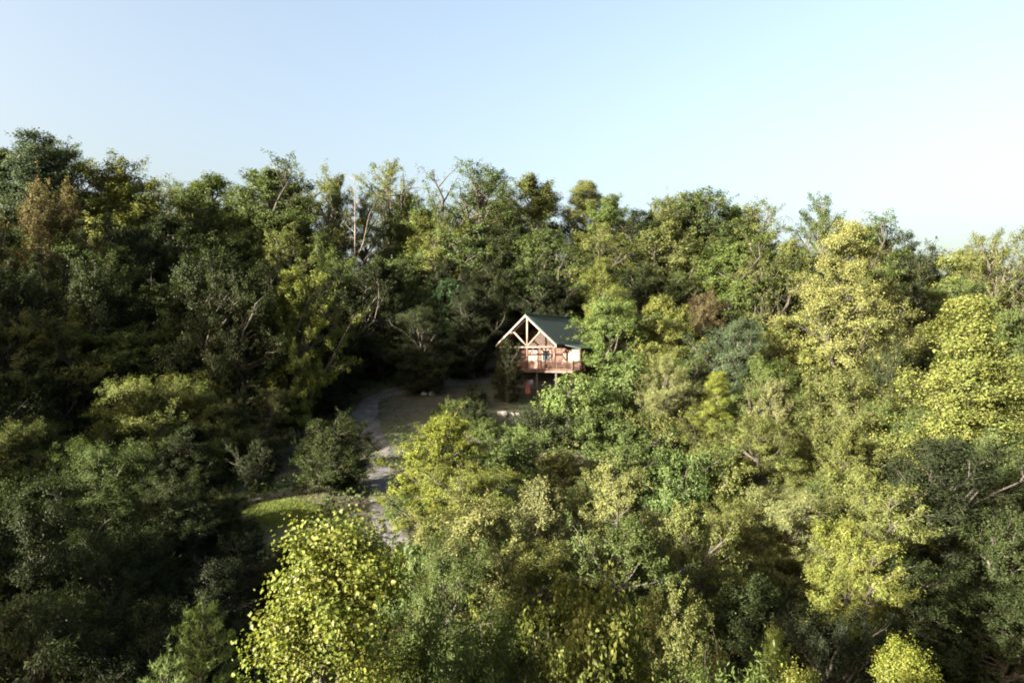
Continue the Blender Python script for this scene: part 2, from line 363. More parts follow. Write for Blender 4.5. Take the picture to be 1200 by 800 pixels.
def make_pine(seed, H, W):
    rng = np.random.RandomState(seed); mb = MB(); P = []; Dd = []; tone = []
    mb.tube([(0, 0, 0), (0.1, 0.05, H * .5), (0.05, 0.1, H)], [0.13, 0.08, 0.015], 7)
    def needles(a, b, n, spread):
        a = np.array(a); b = np.array(b); d = unit(b - a); ct = rng.randn() * .12
        for q in range(n):
            f = rng.rand() ** 0.75; v = unit(d * rng.uniform(.5, 1.1) + rng.randn(3) * spread)
            P.append(a + (b - a) * f + v * .065); Dd.append(v); tone.append(.5 + ct + rng.randn() * .15)
    z = H * 0.12
    while z < H * 0.985:
        t = z / H; nb = rng.randint(5, 8); L0 = W * .5 * (1 - t) ** 0.75 + 0.15; a0 = rng.rand() * 6.28
        for b in range(nb):
            az = a0 + b * 6.283 / nb + rng.randn() * .2; L = L0 * rng.uniform(.75, 1.15)
            dh = np.array([math.cos(az), math.sin(az), 0]); p0 = np.array([0.07, 0.07, z])
            ss = np.linspace(0, 1, 5); B = p0 + L * (dh * ss[:, None] + np.array([0, 0, 1]) * (0.18 * ss + 0.3 * ss ** 2)[:, None])
            mb.tube(B, [0.022 * (1.2 - s) + .004 for s in ss], 4, False)
            for s in np.arange(0.25, 1.01, 0.16 / max(.4, L) * 1.2):
                f = min(3.999, s * 4); i = int(f); q = B[i] + (B[i + 1] - B[i]) * (f - i); tg = unit(B[i + 1] - B[i])
                for sg in (-1, 1):
                    d = unit(tg * .8 + np.cross(tg, [0, 0, 1]) * sg * rng.uniform(.5, 1) + np.array([0, 0, .45]))
                    l2 = min(.55, L * .35) * rng.uniform(.6, 1.1)
                    mb.tube([q, q + d * l2], [.007, .003], 3, False); needles(q + d * l2 * .25, q + d * l2, 30, .45)
            needles(B[-2], B[-1] + unit(B[-1] - B[-2]) * .1, 34, .4)
        z += rng.uniform(.3, .42) * (1.15 - .4 * t)
    needles((0.05, 0.1, H * .93), (0.05, 0.1, H * 1.03), 90, .4)
    P = np.array(P); Dd = np.array(Dd); k = len(P)
    cm = leaf_mesh('crown', P, rng.randn(k, 3) + np.array([0, 0, .6]), Dd, rng.uniform(.1, .16, k), np.full(k, .014), np.array(tone), .45 + rng.randn(k) * .08, M_NEEDLE, 0.1)
    return dict(crown=cm, trunk=mb.mesh('trunk', M_BARK, True), H=H * 1.02, W=W, n=k)

def make_dead(seed, H, lean=0.0, fork=True, r0=0.2, nb=16):
    rng = np.random.RandomState(seed); mb = MB(); limbs = []
    K = 8; tp = np.stack([lean * np.linspace(0, 1, K) ** 1.5 * H, np.cumsum(rng.randn(K)) * .12, np.linspace(0, H, K)], 1); tp[:, 0] += np.cumsum(rng.randn(K)) * .1
    mb.tube(tp, [max(.025, r0 * (1 - i / K) ** .8) for i in range(K)], 7)
    if fork:
        q = tp[3]; mb.tube([q, q + np.array([H * .05, .2, H * .12]), q + np.array([H * .085, .4, H * .3]), q + np.array([H * .14, .5, H * .42])], [r0 * .6, r0 * .45, r0 * .3, .02], 6)
    for i in range(nb):
        f = rng.uniform(2.5, K - 1.2); a = int(f); p = tp[a] + (tp[a + 1] - tp[a]) * (f - a); az = rng.rand() * 6.28
        L = rng.uniform(.06, .16) * H; d = np.array([math.cos(az), math.sin(az), rng.uniform(.2, .9)])
        e = p + d * L; br = MB(); limbs.append(br); br.tube([p, p + d * L * .5 + rng.randn(3) * .04 * L, e], [r0 * .22, r0 * .13, .008], 4, False)
        for _ in range(2):
            br.tube([p + d * L * .6, p + d * L * .6 + (d + rng.randn(3) * .6) * L * .45], [r0 * .1, .006], 3, False)
    return dict(trunk=mb.mesh('trunk', M_PALEBARK, True), branches=[q.mesh('branch', M_PALEBARK, True) for q in limbs], H=H, W=H * .3)

PROTO = {}
PROTO['maple'] = [make_tree(1, 21, 13, 'round', .12, 72, (6, 72), 9, 6, 26, tw=.95, rc=.27), make_tree(2, 23, 12, 'oval', .1, 72, (18, 74), 9, 6, 26, tw=.95, rc=.27, lop=.36),
                  make_tree(3, 20, 14, 'round', .08, 70, (8, 68), 9, 6, 26, tw=.95, rc=.27, wander=.8, lop=.38), make_tree(4, 22, 12, 'round', .1, 72, (20, 74), 9, 6, 26, tw=.95, rc=.27, lop=.36), make_tree(5, 21, 12.5, 'oval', .06, 74, (14, 76), 9, 6, 26, tw=.95, rc=.27, droop=.3)]
PROTO['oak'] = [make_tree(s, 23, 12, 'round', .18, 56, (20, 76), 8, 5, 22, tw=.9, rc=.25, leaf=(.19, .12), drop=.24, wander=.9, lop=.4) for s in (11, 12, 13, 14)]
PROTO['poplar'] = [make_tree(s, 24, 11, 'spire', .05, 92, (18, 72), 8, 6, 36, tw=.85, rc=.26, leaf=(.12, .09), droop=.12, drop=.16, lop=.25, upn=.2, rnd=.6) for s in (21, 22)]
PROTO['pointed'] = [make_tree(23, 22, 11, 'ogive', .04, 104, (18, 72), 8, 6, 36, tw=.8, rc=.26, leaf=(.115, .09), droop=.1, drop=.1, lop=.14, upn=.2)]
PROTO['locust'] = [make_tree(s, 14, 10, 'round', .05, 64, (10, 72), 9, 6, 30, tw=.85, rc=.24, leaf=(.22, .058), frond=True, fold=.1, upn=.4, lop=.3) for s in (31, 32, 33)]
PROTO['dryoak'] = [make_tree(s, 11, 8, ('oval', 'round')[s % 2], .04, 66, (14, 76), 8, 6, 26, tw=.65, rc=.18, leaf=(.15, .09), lop=.36, drop=.13, r0=.12) for s in (41, 42, 43, 44)]
PROTO['cedar'] = [make_tree(51, 12, 6.5, 'oval', .04, 80, (20, 75), 8, 6, 28, tw=.5, rc=.18, leaf=(.15, .045), fold=.1, lop=.15, droop=.05, mat=M_NEEDLE)]
PROTO['tulip'] = [make_tree(s, 12, 7.5, 'ogive', .05, 110, (16, 72), 9, 6, 38, tw=.55, rc=.15, leaf=(.05, .041), rich=True, mat=M_GLOSSY, drop=.4, r0=.1, lvar=.35, upn=.3, rnd=.55, lop=.3, sec=.5) for s in (61, 62)]
PROTO['sumac'] = [make_tree(s, 7, 7, 'round', .04, 40, (12, 66), 7, 5, 11, tw=.65, rc=.22, leaf=(.28, .12), rich=True, droop=.25, r0=.08, upn=.6, rnd=.5) for s in (71, 72)]
PROTO['shrub'] = [make_tree(s, 3.2, 4.4, 'round', .03, 40, (14, 74), 6, 5, 20, tw=.5, rc=.16, leaf=(.13, .085), r0=.04, lop=.36) for s in (81, 82, 83)]
PROTO['pine'] = [make_pine(91, 8.5, 4.6)]
PROTO['snag'] = [make_dead(95, 24, 0.0, True, .17, 16)]
PROTO['pole'] = [make_dead(96, 9, -.06, False, .1, 12)]

NAME = dict(pointed='poplar_tree', maple='maple_tree', oak='oak_tree', poplar='poplar_tree', locust='locust_tree', dryoak='young_oak_tree', cedar='cedar_tree', tulip='tulip_tree',
            sumac='sumac_tree', shrub='shrub', pine='pine_tree', snag='dead_tree', pole='dead_tree')
CAT = dict(shrub='shrub', snag='dead tree', pole='dead tree')
TINT = dict(  # dark and deep: dark greens lowered further, shade put into the leaf colour
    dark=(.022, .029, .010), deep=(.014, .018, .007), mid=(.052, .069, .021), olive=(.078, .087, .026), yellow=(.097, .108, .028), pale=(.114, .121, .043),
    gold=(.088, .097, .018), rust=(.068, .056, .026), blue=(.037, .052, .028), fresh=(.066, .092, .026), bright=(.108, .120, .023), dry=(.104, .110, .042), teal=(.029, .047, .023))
WARN = []; POS = []
_r = random.Random(7); _cnt = {}
def grow(kind, px, top, wpx, d, tint, label, group=None, base=None, var=None):
    k = _cnt.get(kind, 0); _cnt[kind] = k + 1
    pr = PROTO[kind][(var if var is not None else k) % len(PROTO[kind])]
    x = (px - 600) / F * d; g = h1(x, d) - 0.15; zt = (HY - top) / F * d
    POS.append((x, d, wpx / F * d * .5, label))
    hh = zt - g; wd = wpx / F * d * (1.42 if group == RG and kind == 'maple' else 1.3 if group == RG else 1.2 if group == LG and kind == 'maple' else 1.0 if group == LG else 1.08)
    if kind in ('shrub', 'cedar'): hh = max(hh, wd * (.65 if kind == 'shrub' else 1.25))
    if kind not in ('snag', 'pole'): wd = min(wd, hh / pr['H'] * pr['W'] / .66)
    return stand(kind, pr, x, d, g, hh, wd, tint, label, group)
def stand(kind, pr, x, y, g, hgt_, wid, tint, label, group):
    root = empty(NAME[kind], (x, y, g), _r.uniform(0, 6.28) if kind not in ('snag', 'pole') else 0)
    sz = hgt_ / pr['H']; sx = wid / pr['W'] if kind not in ('snag', 'pole') else sz
    root.scale = (sx, sx * _r.uniform(.92, 1.08), sz)
    if sz / sx > 1.9 or sz / sx < .5: WARN.append((label, round(sz, 2), round(sx, 2)))
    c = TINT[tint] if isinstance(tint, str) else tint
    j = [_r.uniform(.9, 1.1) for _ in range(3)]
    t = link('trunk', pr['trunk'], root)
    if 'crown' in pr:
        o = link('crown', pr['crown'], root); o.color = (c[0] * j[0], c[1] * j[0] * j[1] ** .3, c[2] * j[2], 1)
    else:
        [link('branch', q, root) for q in pr['branches']]
    tag(root, label, CAT.get(kind, 'tree'), group)
    return root

# ------------------------------------------------------------------ cabin
CF = at(618, 412, 85); CF.z = 0                  # ground plan point under the front apex
TH = R(35)
bk = Vector((math.sin(TH), math.cos(TH), 0)); rt = Vector((math.cos(TH), -math.sin(TH), 0))
def cb(u, v, z): return CF + rt * u + bk * v + Vector((0, 0, z))   # u right, v back from the front truss, z height
RM = Matrix((rt, bk, Vector((0, 0, 1)))).transposed()
ZF, ZE, ZA = -2.2, 0.72, 4.40                    # deck floor, eave, apex
HWD, LEN = 4.45, 13.5
cabin = empty('log_cabin', tuple(cb(0, 6, -5.3)))
bpy.context.view_layer.update()
INV = Matrix.Translation(-Vector(cabin.location))
def cpart(mb, name, mat, parent=cabin, label=None, smooth=False):
    mb.v = [tuple(Vector(p) - Vector(cabin.location)) for p in mb.v]
    o = mb.build(name, mat, parent, smooth)
    if label: o['label'] = label
    return o
def cbox(mb, u0, u1, v0, v1, z0, z1): mb.box(cb((u0 + u1) / 2, (v0 + v1) / 2, (z0 + z1) / 2), (abs(u1 - u0), abs(v1 - v0), abs(z1 - z0)), RM)
def clog(mb, a, b, r, n=8): mb.tube([cb(*a), cb(*b)], [r, r], n)
slope = (ZA - ZE) / HWD
# walls: stacked round logs, front wall set back behind the porch
VW = 2.9; UW = 3.75
wall = MB()
zz_ = ZF + .02; 
while zz_ < ZE + .1:
    clog(wall, (-UW - .25, VW, zz_ + .13), (-2.1, VW, zz_ + .13), .15); clog(wall, (-.2, VW, zz_ + .13), (UW + .25, VW, zz_ + .13), .15) if not (-1.4 < zz_ < .1) else (clog(wall, (-.2, VW, zz_ + .13), (.35, VW, zz_ + .13), .15), clog(wall, (1.75, VW, zz_ + .13), (UW + .25, VW, zz_ + .13), .15))
    for sg in (-1, 1): clog(wall, (sg * UW, VW - .25, zz_ + .13), (sg * UW, LEN - .5, zz_ + .13), .15)
    clog(wall, (-UW - .25, LEN - .7, zz_ + .13), (UW + .25, LEN - .7, zz_ + .13), .15)
    zz_ += .26
zg = ZE; gab = MB(); gab2 = MB()
while zg < ZA - .5:                               # gable logs
    hw = (ZA - .35 - zg) / slope - .25
    if hw > .2:
        clog(gab, (-hw, VW, zg + .13), (hw, VW, zg + .13), .15); clog(gab2, (-hw, LEN - .7, zg + .13), (hw, LEN - .7, zg + .13), .15)
    zg += .26
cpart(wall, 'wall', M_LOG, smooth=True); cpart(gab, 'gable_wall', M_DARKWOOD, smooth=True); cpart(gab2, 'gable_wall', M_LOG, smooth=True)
door = MB(); cbox(door, -1.75, -.55, VW - .06, VW + .04, ZF + .02, ZF + 2.1); od = cpart(door, 'door', M_PANEL)
df_ = MB()
for u in (-1.86, -.44): cbox(df_, u - .1, u + .1, VW - .12, VW + .08, ZF + .02, ZF + 2.2)
cbox(df_, -1.96, -.34, VW - .13, VW + .07, ZF + 2.2, ZF + 2.38); cpart(df_, 'door_frame', M_WHITEWOOD)
hd = MB(); hd.tube([cb(-.68, VW - .13, ZF + 1.0), cb(-.68, VW - .13, ZF + 1.14)], [.025, .025], 8); cpart(hd, 'handle', M_GREYPOST, od)
def window(u0, u1, z0, z1, v, pane_parent=cabin):
    fr = MB()
    for u in (u0, u1): cbox(fr, u - .07, u + .07, v - .2, v - .04, z0 - .07, z1 + .07)
    for z in (z0, z1): cbox(fr, u0 + .07, u1 - .07, v - .19, v - .05, z - .07, z + .07)
    cbox(fr, (u0 + u1) / 2 - .025, (u0 + u1) / 2 + .025, v - .16, v - .08, z0 + .07, z1 - .07)
    o = cpart(fr, 'window', M_WHITEWOOD)
    g = MB(); cbox(g, u0 + .02, u1 - .02, v - .1, v - .07, z0 + .02, z1 - .02); cpart(g, 'pane', M_GLASS, o)
window(.45, 1.65, -1.2, .2, VW)
# roof: two metal slopes with standing seams
roof = MB(); th = .16
for sg in (-1, 1):
    roof.prism([(0, ZA), (sg * (HWD + .0), ZE), (sg * (HWD + .0), ZE + th), (0, ZA + th)], lambda u, z: cb(u, -.45, z), lambda u, z: cb(u, LEN, z))
seam = MB(); v = -.2
while v < LEN:
    for sg in (-1, 1):
        seam.bar(cb(sg * .05, v, ZA + th + .015 - .05 * slope), cb(sg * HWD, v, ZE + th + .015), .035, .05)
    v += .42
ro = cpart(roof, 'roof', M_ROOF); cpart(seam, 'seam', M_ROOF, ro)
rc_ = MB(); clog(rc_, (0, -.46, ZA + th + .02), (0, LEN + .02, ZA + th + .02), .09); cpart(rc_, 'ridge_cap', M_ROOF, ro)
# barge boards and truss
fas = MB()
for sg in (-1, 1):
    fas.prism([(0, ZA + .12), (sg * (HWD + .03), ZE + .1), (sg * (HWD + .03), ZE - .1), (0, ZA - .14)], lambda u, z: cb(u, -.52, z), lambda u, z: cb(u, -.455, z))
cpart(fas, 'barge_board', M_WHITEWOOD)
sof = MB()
for sg in (-1, 1):
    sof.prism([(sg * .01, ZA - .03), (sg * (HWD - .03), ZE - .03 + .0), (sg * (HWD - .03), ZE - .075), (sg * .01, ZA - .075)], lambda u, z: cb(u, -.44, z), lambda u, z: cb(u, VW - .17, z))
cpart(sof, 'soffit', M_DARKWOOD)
ZB = 0.55
tr_ = MB(); clog(tr_, (-HWD + .2, 0, ZB), (HWD - .2, 0, ZB), .12); cpart(tr_, 'tie_beam', M_WHITEWOOD, smooth=True)
kp = MB(); clog(kp, (0, -.02, ZB + .1), (0, -.02, ZA - .12), .13); cpart(kp, 'king_post', M_WHITEWOOD, smooth=True)
for sg in (-1, 1):
    st = MB(); clog(st, (sg * .12, -.04, ZB + .22), (sg * 2.05, -.04, ZA - 2.05 * slope - .2), .115); cpart(st, 'strut', M_WHITEWOOD, smooth=True)
    rf = MB(); clog(rf, (sg * .1, 0, ZA - .26), (sg * (HWD - .25), 0, ZE + .02), .15); cpart(rf, 'rafter', M_WHITEWOOD, smooth=True)
for u in (-2.2, 2.2):
    pu = MB(); clog(pu, (u, -.75, ZA - abs(u) * slope - .24), (u, VW, ZA - abs(u) * slope - .24), .13); cpart(pu, 'purlin', M_WHITEWOOD, smooth=True)
for u in (-HWD + .55, 0, HWD - .55):
    po = MB(); clog(po, (u, 0, ZF + .02), (u, 0, ZB - .1), .15); cpart(po, 'porch_post', M_LOG, smooth=True)
for u, s in ((0, 1), (HWD - .55, -1), (-HWD + .55, 1)):
    br = MB(); clog(br, (u + s * .1, 0, ZB - 1.05), (u + s * .95, 0, ZB - .15), .085); cpart(br, 'brace', M_LOG, smooth=True)
for u in (-HWD + .55, HWD - .55):
    bm_ = MB(); clog(bm_, (u, .16, ZB + .02), (u, VW - .15, ZB + .02), .14); cpart(bm_, 'porch_beam', M_WHITEWOOD, smooth=True)
# side room to the right: front facing wall with a pale boarded panel, under a low lean-to roof
UA0, UA1, VA = UW + .2, 6.35, 1.9
an = MB(); cbox(an, UA0, UA1, VA, VA + 5.5, ZF + .02, .28); cpart(an, 'side_room', M_LOG)
pn = MB()
pol = []; cu, cz, hw_, hh_ = 5.45, -.58, .72, .72
for k in range(28):
    a = 2 * math.pi * k / 28; ca, sa = math.cos(a), math.sin(a); e_ = .45
    pol.append((cu + hw_ * abs(ca) ** e_ * (1 if ca > 0 else -1), cz + hh_ * abs(sa) ** e_ * (1 if sa > 0 else -1)))
pn.prism(pol, lambda u, z: cb(u, VA - .05, z), lambda u, z: cb(u, VA + .03, z)); cpart(pn, 'wall_panel', M_PANEL, label='pale pink rounded wall panel')
al = MB(); al.prism([(HWD - .3, ZE + .1), (6.75, .3), (6.75, .42), (HWD - .3, ZE + .22)], lambda u, z: cb(u, VA - .5, z), lambda u, z: cb(u, VA + 5.9, z)); cpart(al, 'side_roof', M_ROOF)
for u in (6.5,):
    po = MB(); clog(po, (u, VA - .35, ZF + .02), (u, VA - .35, .3), .11); cpart(po, 'porch_post', M_LOG, smooth=True)
# deck with railing, skirting and posts
UD0, UD1, VD0 = -HWD + .1, 6.75, -.55
dk = MB()
nb_ = 46
for i in range(nb_):
    u0 = UD0 + (UD1 - UD0) * i / nb_; cbox(dk, u0 + .008, u0 + (UD1 - UD0) / nb_ - .008, VD0, VW - .2, ZF - .05, ZF)
cbox(dk, UD0, UD1, VD0 - .05, VD0 - .005, ZF - .3, ZF - .01); cbox(dk, UD0, UD1, VD0 + 1.5, VD0 + 1.58, ZF - .3, ZF - .06)
cbox(dk, UD0 - .05, UD0 - .003, VD0, VW - .2, ZF - .3, ZF - .01); cbox(dk, UD1 + .003, UD1 + .05, VD0, VW - .2, ZF - .3, ZF - .01)
deck = cpart(dk, 'deck', M_RAIL)
def railing(a, b):
    rl = MB(); L = (Vector(b) - Vector(a)).length; a = Vector(a); b = Vector(b)
    rl.bar(cb(*a) + Vector((0, 0, 1.05)), cb(*b) + Vector((0, 0, 1.05)), .12, .06); rl.bar(cb(*a) + Vector((0, 0, .12)), cb(*b) + Vector((0, 0, .12)), .06, .07)
    k = int(L / .15)
    for i in range(1, k):
        p = a.lerp(b, i / k); rl.bar(cb(*p) + Vector((0, 0, .155)), cb(*p) + Vector((0, 0, 1.02)), .045, .045)
    k = max(1, int(round(L / 2.0)))
    for i in range(k + 1):
        p = a.lerp(b, i / k); rl.bar(cb(*p), cb(*p) + Vector((0, 0, 1.16)), .12, .12)
    cpart(rl, 'railing', M_RAIL, deck)
railing((UD0 + .1, VD0 + .08, ZF), (UD1 - .1, VD0 + .08, ZF)); railing((UD0 + .1, VD0 + .3, ZF), (UD0 + .1, VW - .4, ZF)); railing((UD1 - .1, VD0 + .3, ZF), (UD1 - .1, VW - .4, ZF))
for u in (UD0 + .3, -1.6, 1.6, 4.3, UD1 - .2):
    p = cb(u, VD0 + .25, 0); po = MB(); po.bar((p.x, p.y, h1(p.x, p.y) - .3), (p.x, p.y, ZF - .32), .22, .22, (0, 1, 0)); cpart(po, 'deck_post', M_GREYPOST)
bs = MB(); cbox(bs, -UW, UA1, VW - .2, LEN - .8, -8.5, ZF - .06); cpart(bs, 'basement_wall', M_BLOCK)
# things around the cabin
p = cb(1.6, -2.3, 0); gz = h1(p.x, p.y)
um = empty('patio_umbrella', (p.x, p.y, gz))
mb = MB(); prof = [(.02, 2.45), (.08, 2.3), (.17, 1.9), (.24, 1.35), (.3, .95), (.2, .8)]
n_ = len(mb.v); S_ = 16
for rr, z in prof:
    for k in range(S_):
        a = 2 * math.pi * k / S_; q = rr * (1 + (.22 if k % 2 else -.15)); mb.v.append((q * math.cos(a), q * math.sin(a), z))
for i in range(len(prof) - 1):
    for k in range(S_): mb.f.append((i * S_ + k, (i + 1) * S_ + k, (i + 1) * S_ + (k + 1) % S_, i * S_ + (k + 1) % S_))
mb.build('canopy', M_FABRIC, um)
mb = MB(); mb.tube([(0, 0, 0), (0, 0, 2.55)], [.03, .025], 8); mb.build('pole', M_GREYPOST, um)
mb = MB(); mb.tube([(0, 0, -.05), (0, 0, .08), (0, 0, .12)], [.3, .28, .06], 14); mb.build('base', M_GREYPOST, um)
tag(um, 'closed rust red patio umbrella standing below the cabin deck', 'umbrella')
# low picket fence left of the umbrella
p0, p1 = cb(-1.5, -2.0, 0), cb(1.05, -2.0, 0); fb = MB(); fr_ = MB(); k = 16
fe = empty('picket_fence', tuple((p0 + p1) / 2)); 
for i in range(k + 1):
    p = p0.lerp(p1, i / k); z = h1(p.x, p.y); (fr_ if i % 8 == 0 else fb).bar((p.x, p.y, z - .1), (p.x, p.y, z + (1.25 if i % 8 == 0 else 1.05)), .1 if i % 8 else .13, .03 if i % 8 else .13, (0, 1, 0))
for dz in (.35, .9):
    fr_.bar((p0.x, p0.y, h1(p0.x, p0.y) + dz), (p1.x, p1.y, h1(p1.x, p1.y) + dz), .05, .09)
for m_, nm in ((fb, 'picket_panel'), (fr_, 'fence_frame')):
    m_.v = [tuple(Vector(q) - fe.location) for q in m_.v]; m_.build(nm, M_GREYPOST, fe)
tag(fe, 'short weathered picket fence in the shade below the deck', 'fence')
tag(cabin, 'log cabin with green metal roof, pale gable truss and raised wooden deck', 'cabin')

# two slatted wooden chairs on the deck
def deck_chair(u, v, turn, label):
    ch = empty('porch_chair', tuple(cb(u, v, ZF)), -TH + turn)
    m = MB(); 
    for i in range(5): m.box((0, -.22 + .11 * i, .42), (.54, .095, .03))
    m.build('seat', M_PANEL, ch)
    m = MB(); rot = Matrix.Rotation(R(-14), 3, 'X')
    for i in range(5): m.box((-.22 + .11 * i, .36, .78), (.095, .028, .72), rot)
    m.build('backrest', M_PANEL, ch)
    for sx in (-1, 1):
        for y, h_ in ((-.24, .64), (.24, .64)):
            m = MB(); m.box((sx * .3, y, h_ / 2), (.05, .06, h_)); m.build('leg', M_PANEL, ch)
        m = MB(); m.box((sx * .31, 0, .655), (.1, .66, .028)); m.build('armrest', M_PANEL, ch)
    tag(ch, label, 'chair', 'wooden chairs on the cabin deck')
deck_chair(2.3, .9, .3, 'wooden porch chair on the deck below the window')
deck_chair(4.2, .6, -.35, 'wooden porch chair on the deck near the pale wall panel')

def boulder(px, py, d, r, seed, label, group):
    import bmesh
    rng = random.Random(seed); bm = bmesh.new(); bmesh.ops.create_icosphere(bm, subdivisions=3, radius=1)
    ax = [Vector((rng.gauss(0, 1), rng.gauss(0, 1), rng.gauss(0, 1))).normalized() for _ in range(9)]; lim = [rng.uniform(.6, .95) for _ in ax]
    for v in bm.verts:
        for a, l in zip(ax, lim):
            t = v.co.dot(a)
            if t > l: v.co -= a * (t - l)
        v.co += Vector((rng.uniform(-.025, .025), rng.uniform(-.025, .025), rng.uniform(-.025, .025)))
        v.co = Vector((v.co.x * r * 1.25, v.co.y * r, v.co.z * r * .8))
    me = bpy.data.meshes.new('boulder'); bm.to_mesh(me); bm.free(); me.materials.append(M_ROCK)
    o = link('boulder', me); x = (px - 600) / F * d; o.location = (x, d, h1(x, d) + r * .32); o.rotation_euler = (0, 0, rng.uniform(0, 6))
    tag(o, label, 'boulder', group)
BG = 'pale boulders on the bank below the cabin'
boulder(589, 477, 76, .62, 1, 'largest pale boulder on the grassy bank below the cabin', BG)
boulder(599, 477, 76.2, .42, 2, 'pale boulder just right of the largest boulder on the bank', BG)
boulder(606, 476, 76.5, .3, 3, 'smallest pale boulder at the right end of the boulder line', BG)
boulder(507, 463, 82, .42, 4, 'bright pale boulder beside the driveway bend', BG)
boulder(497, 464, 82, .33, 5, 'dull boulder left of the bright boulder at the driveway bend', BG)

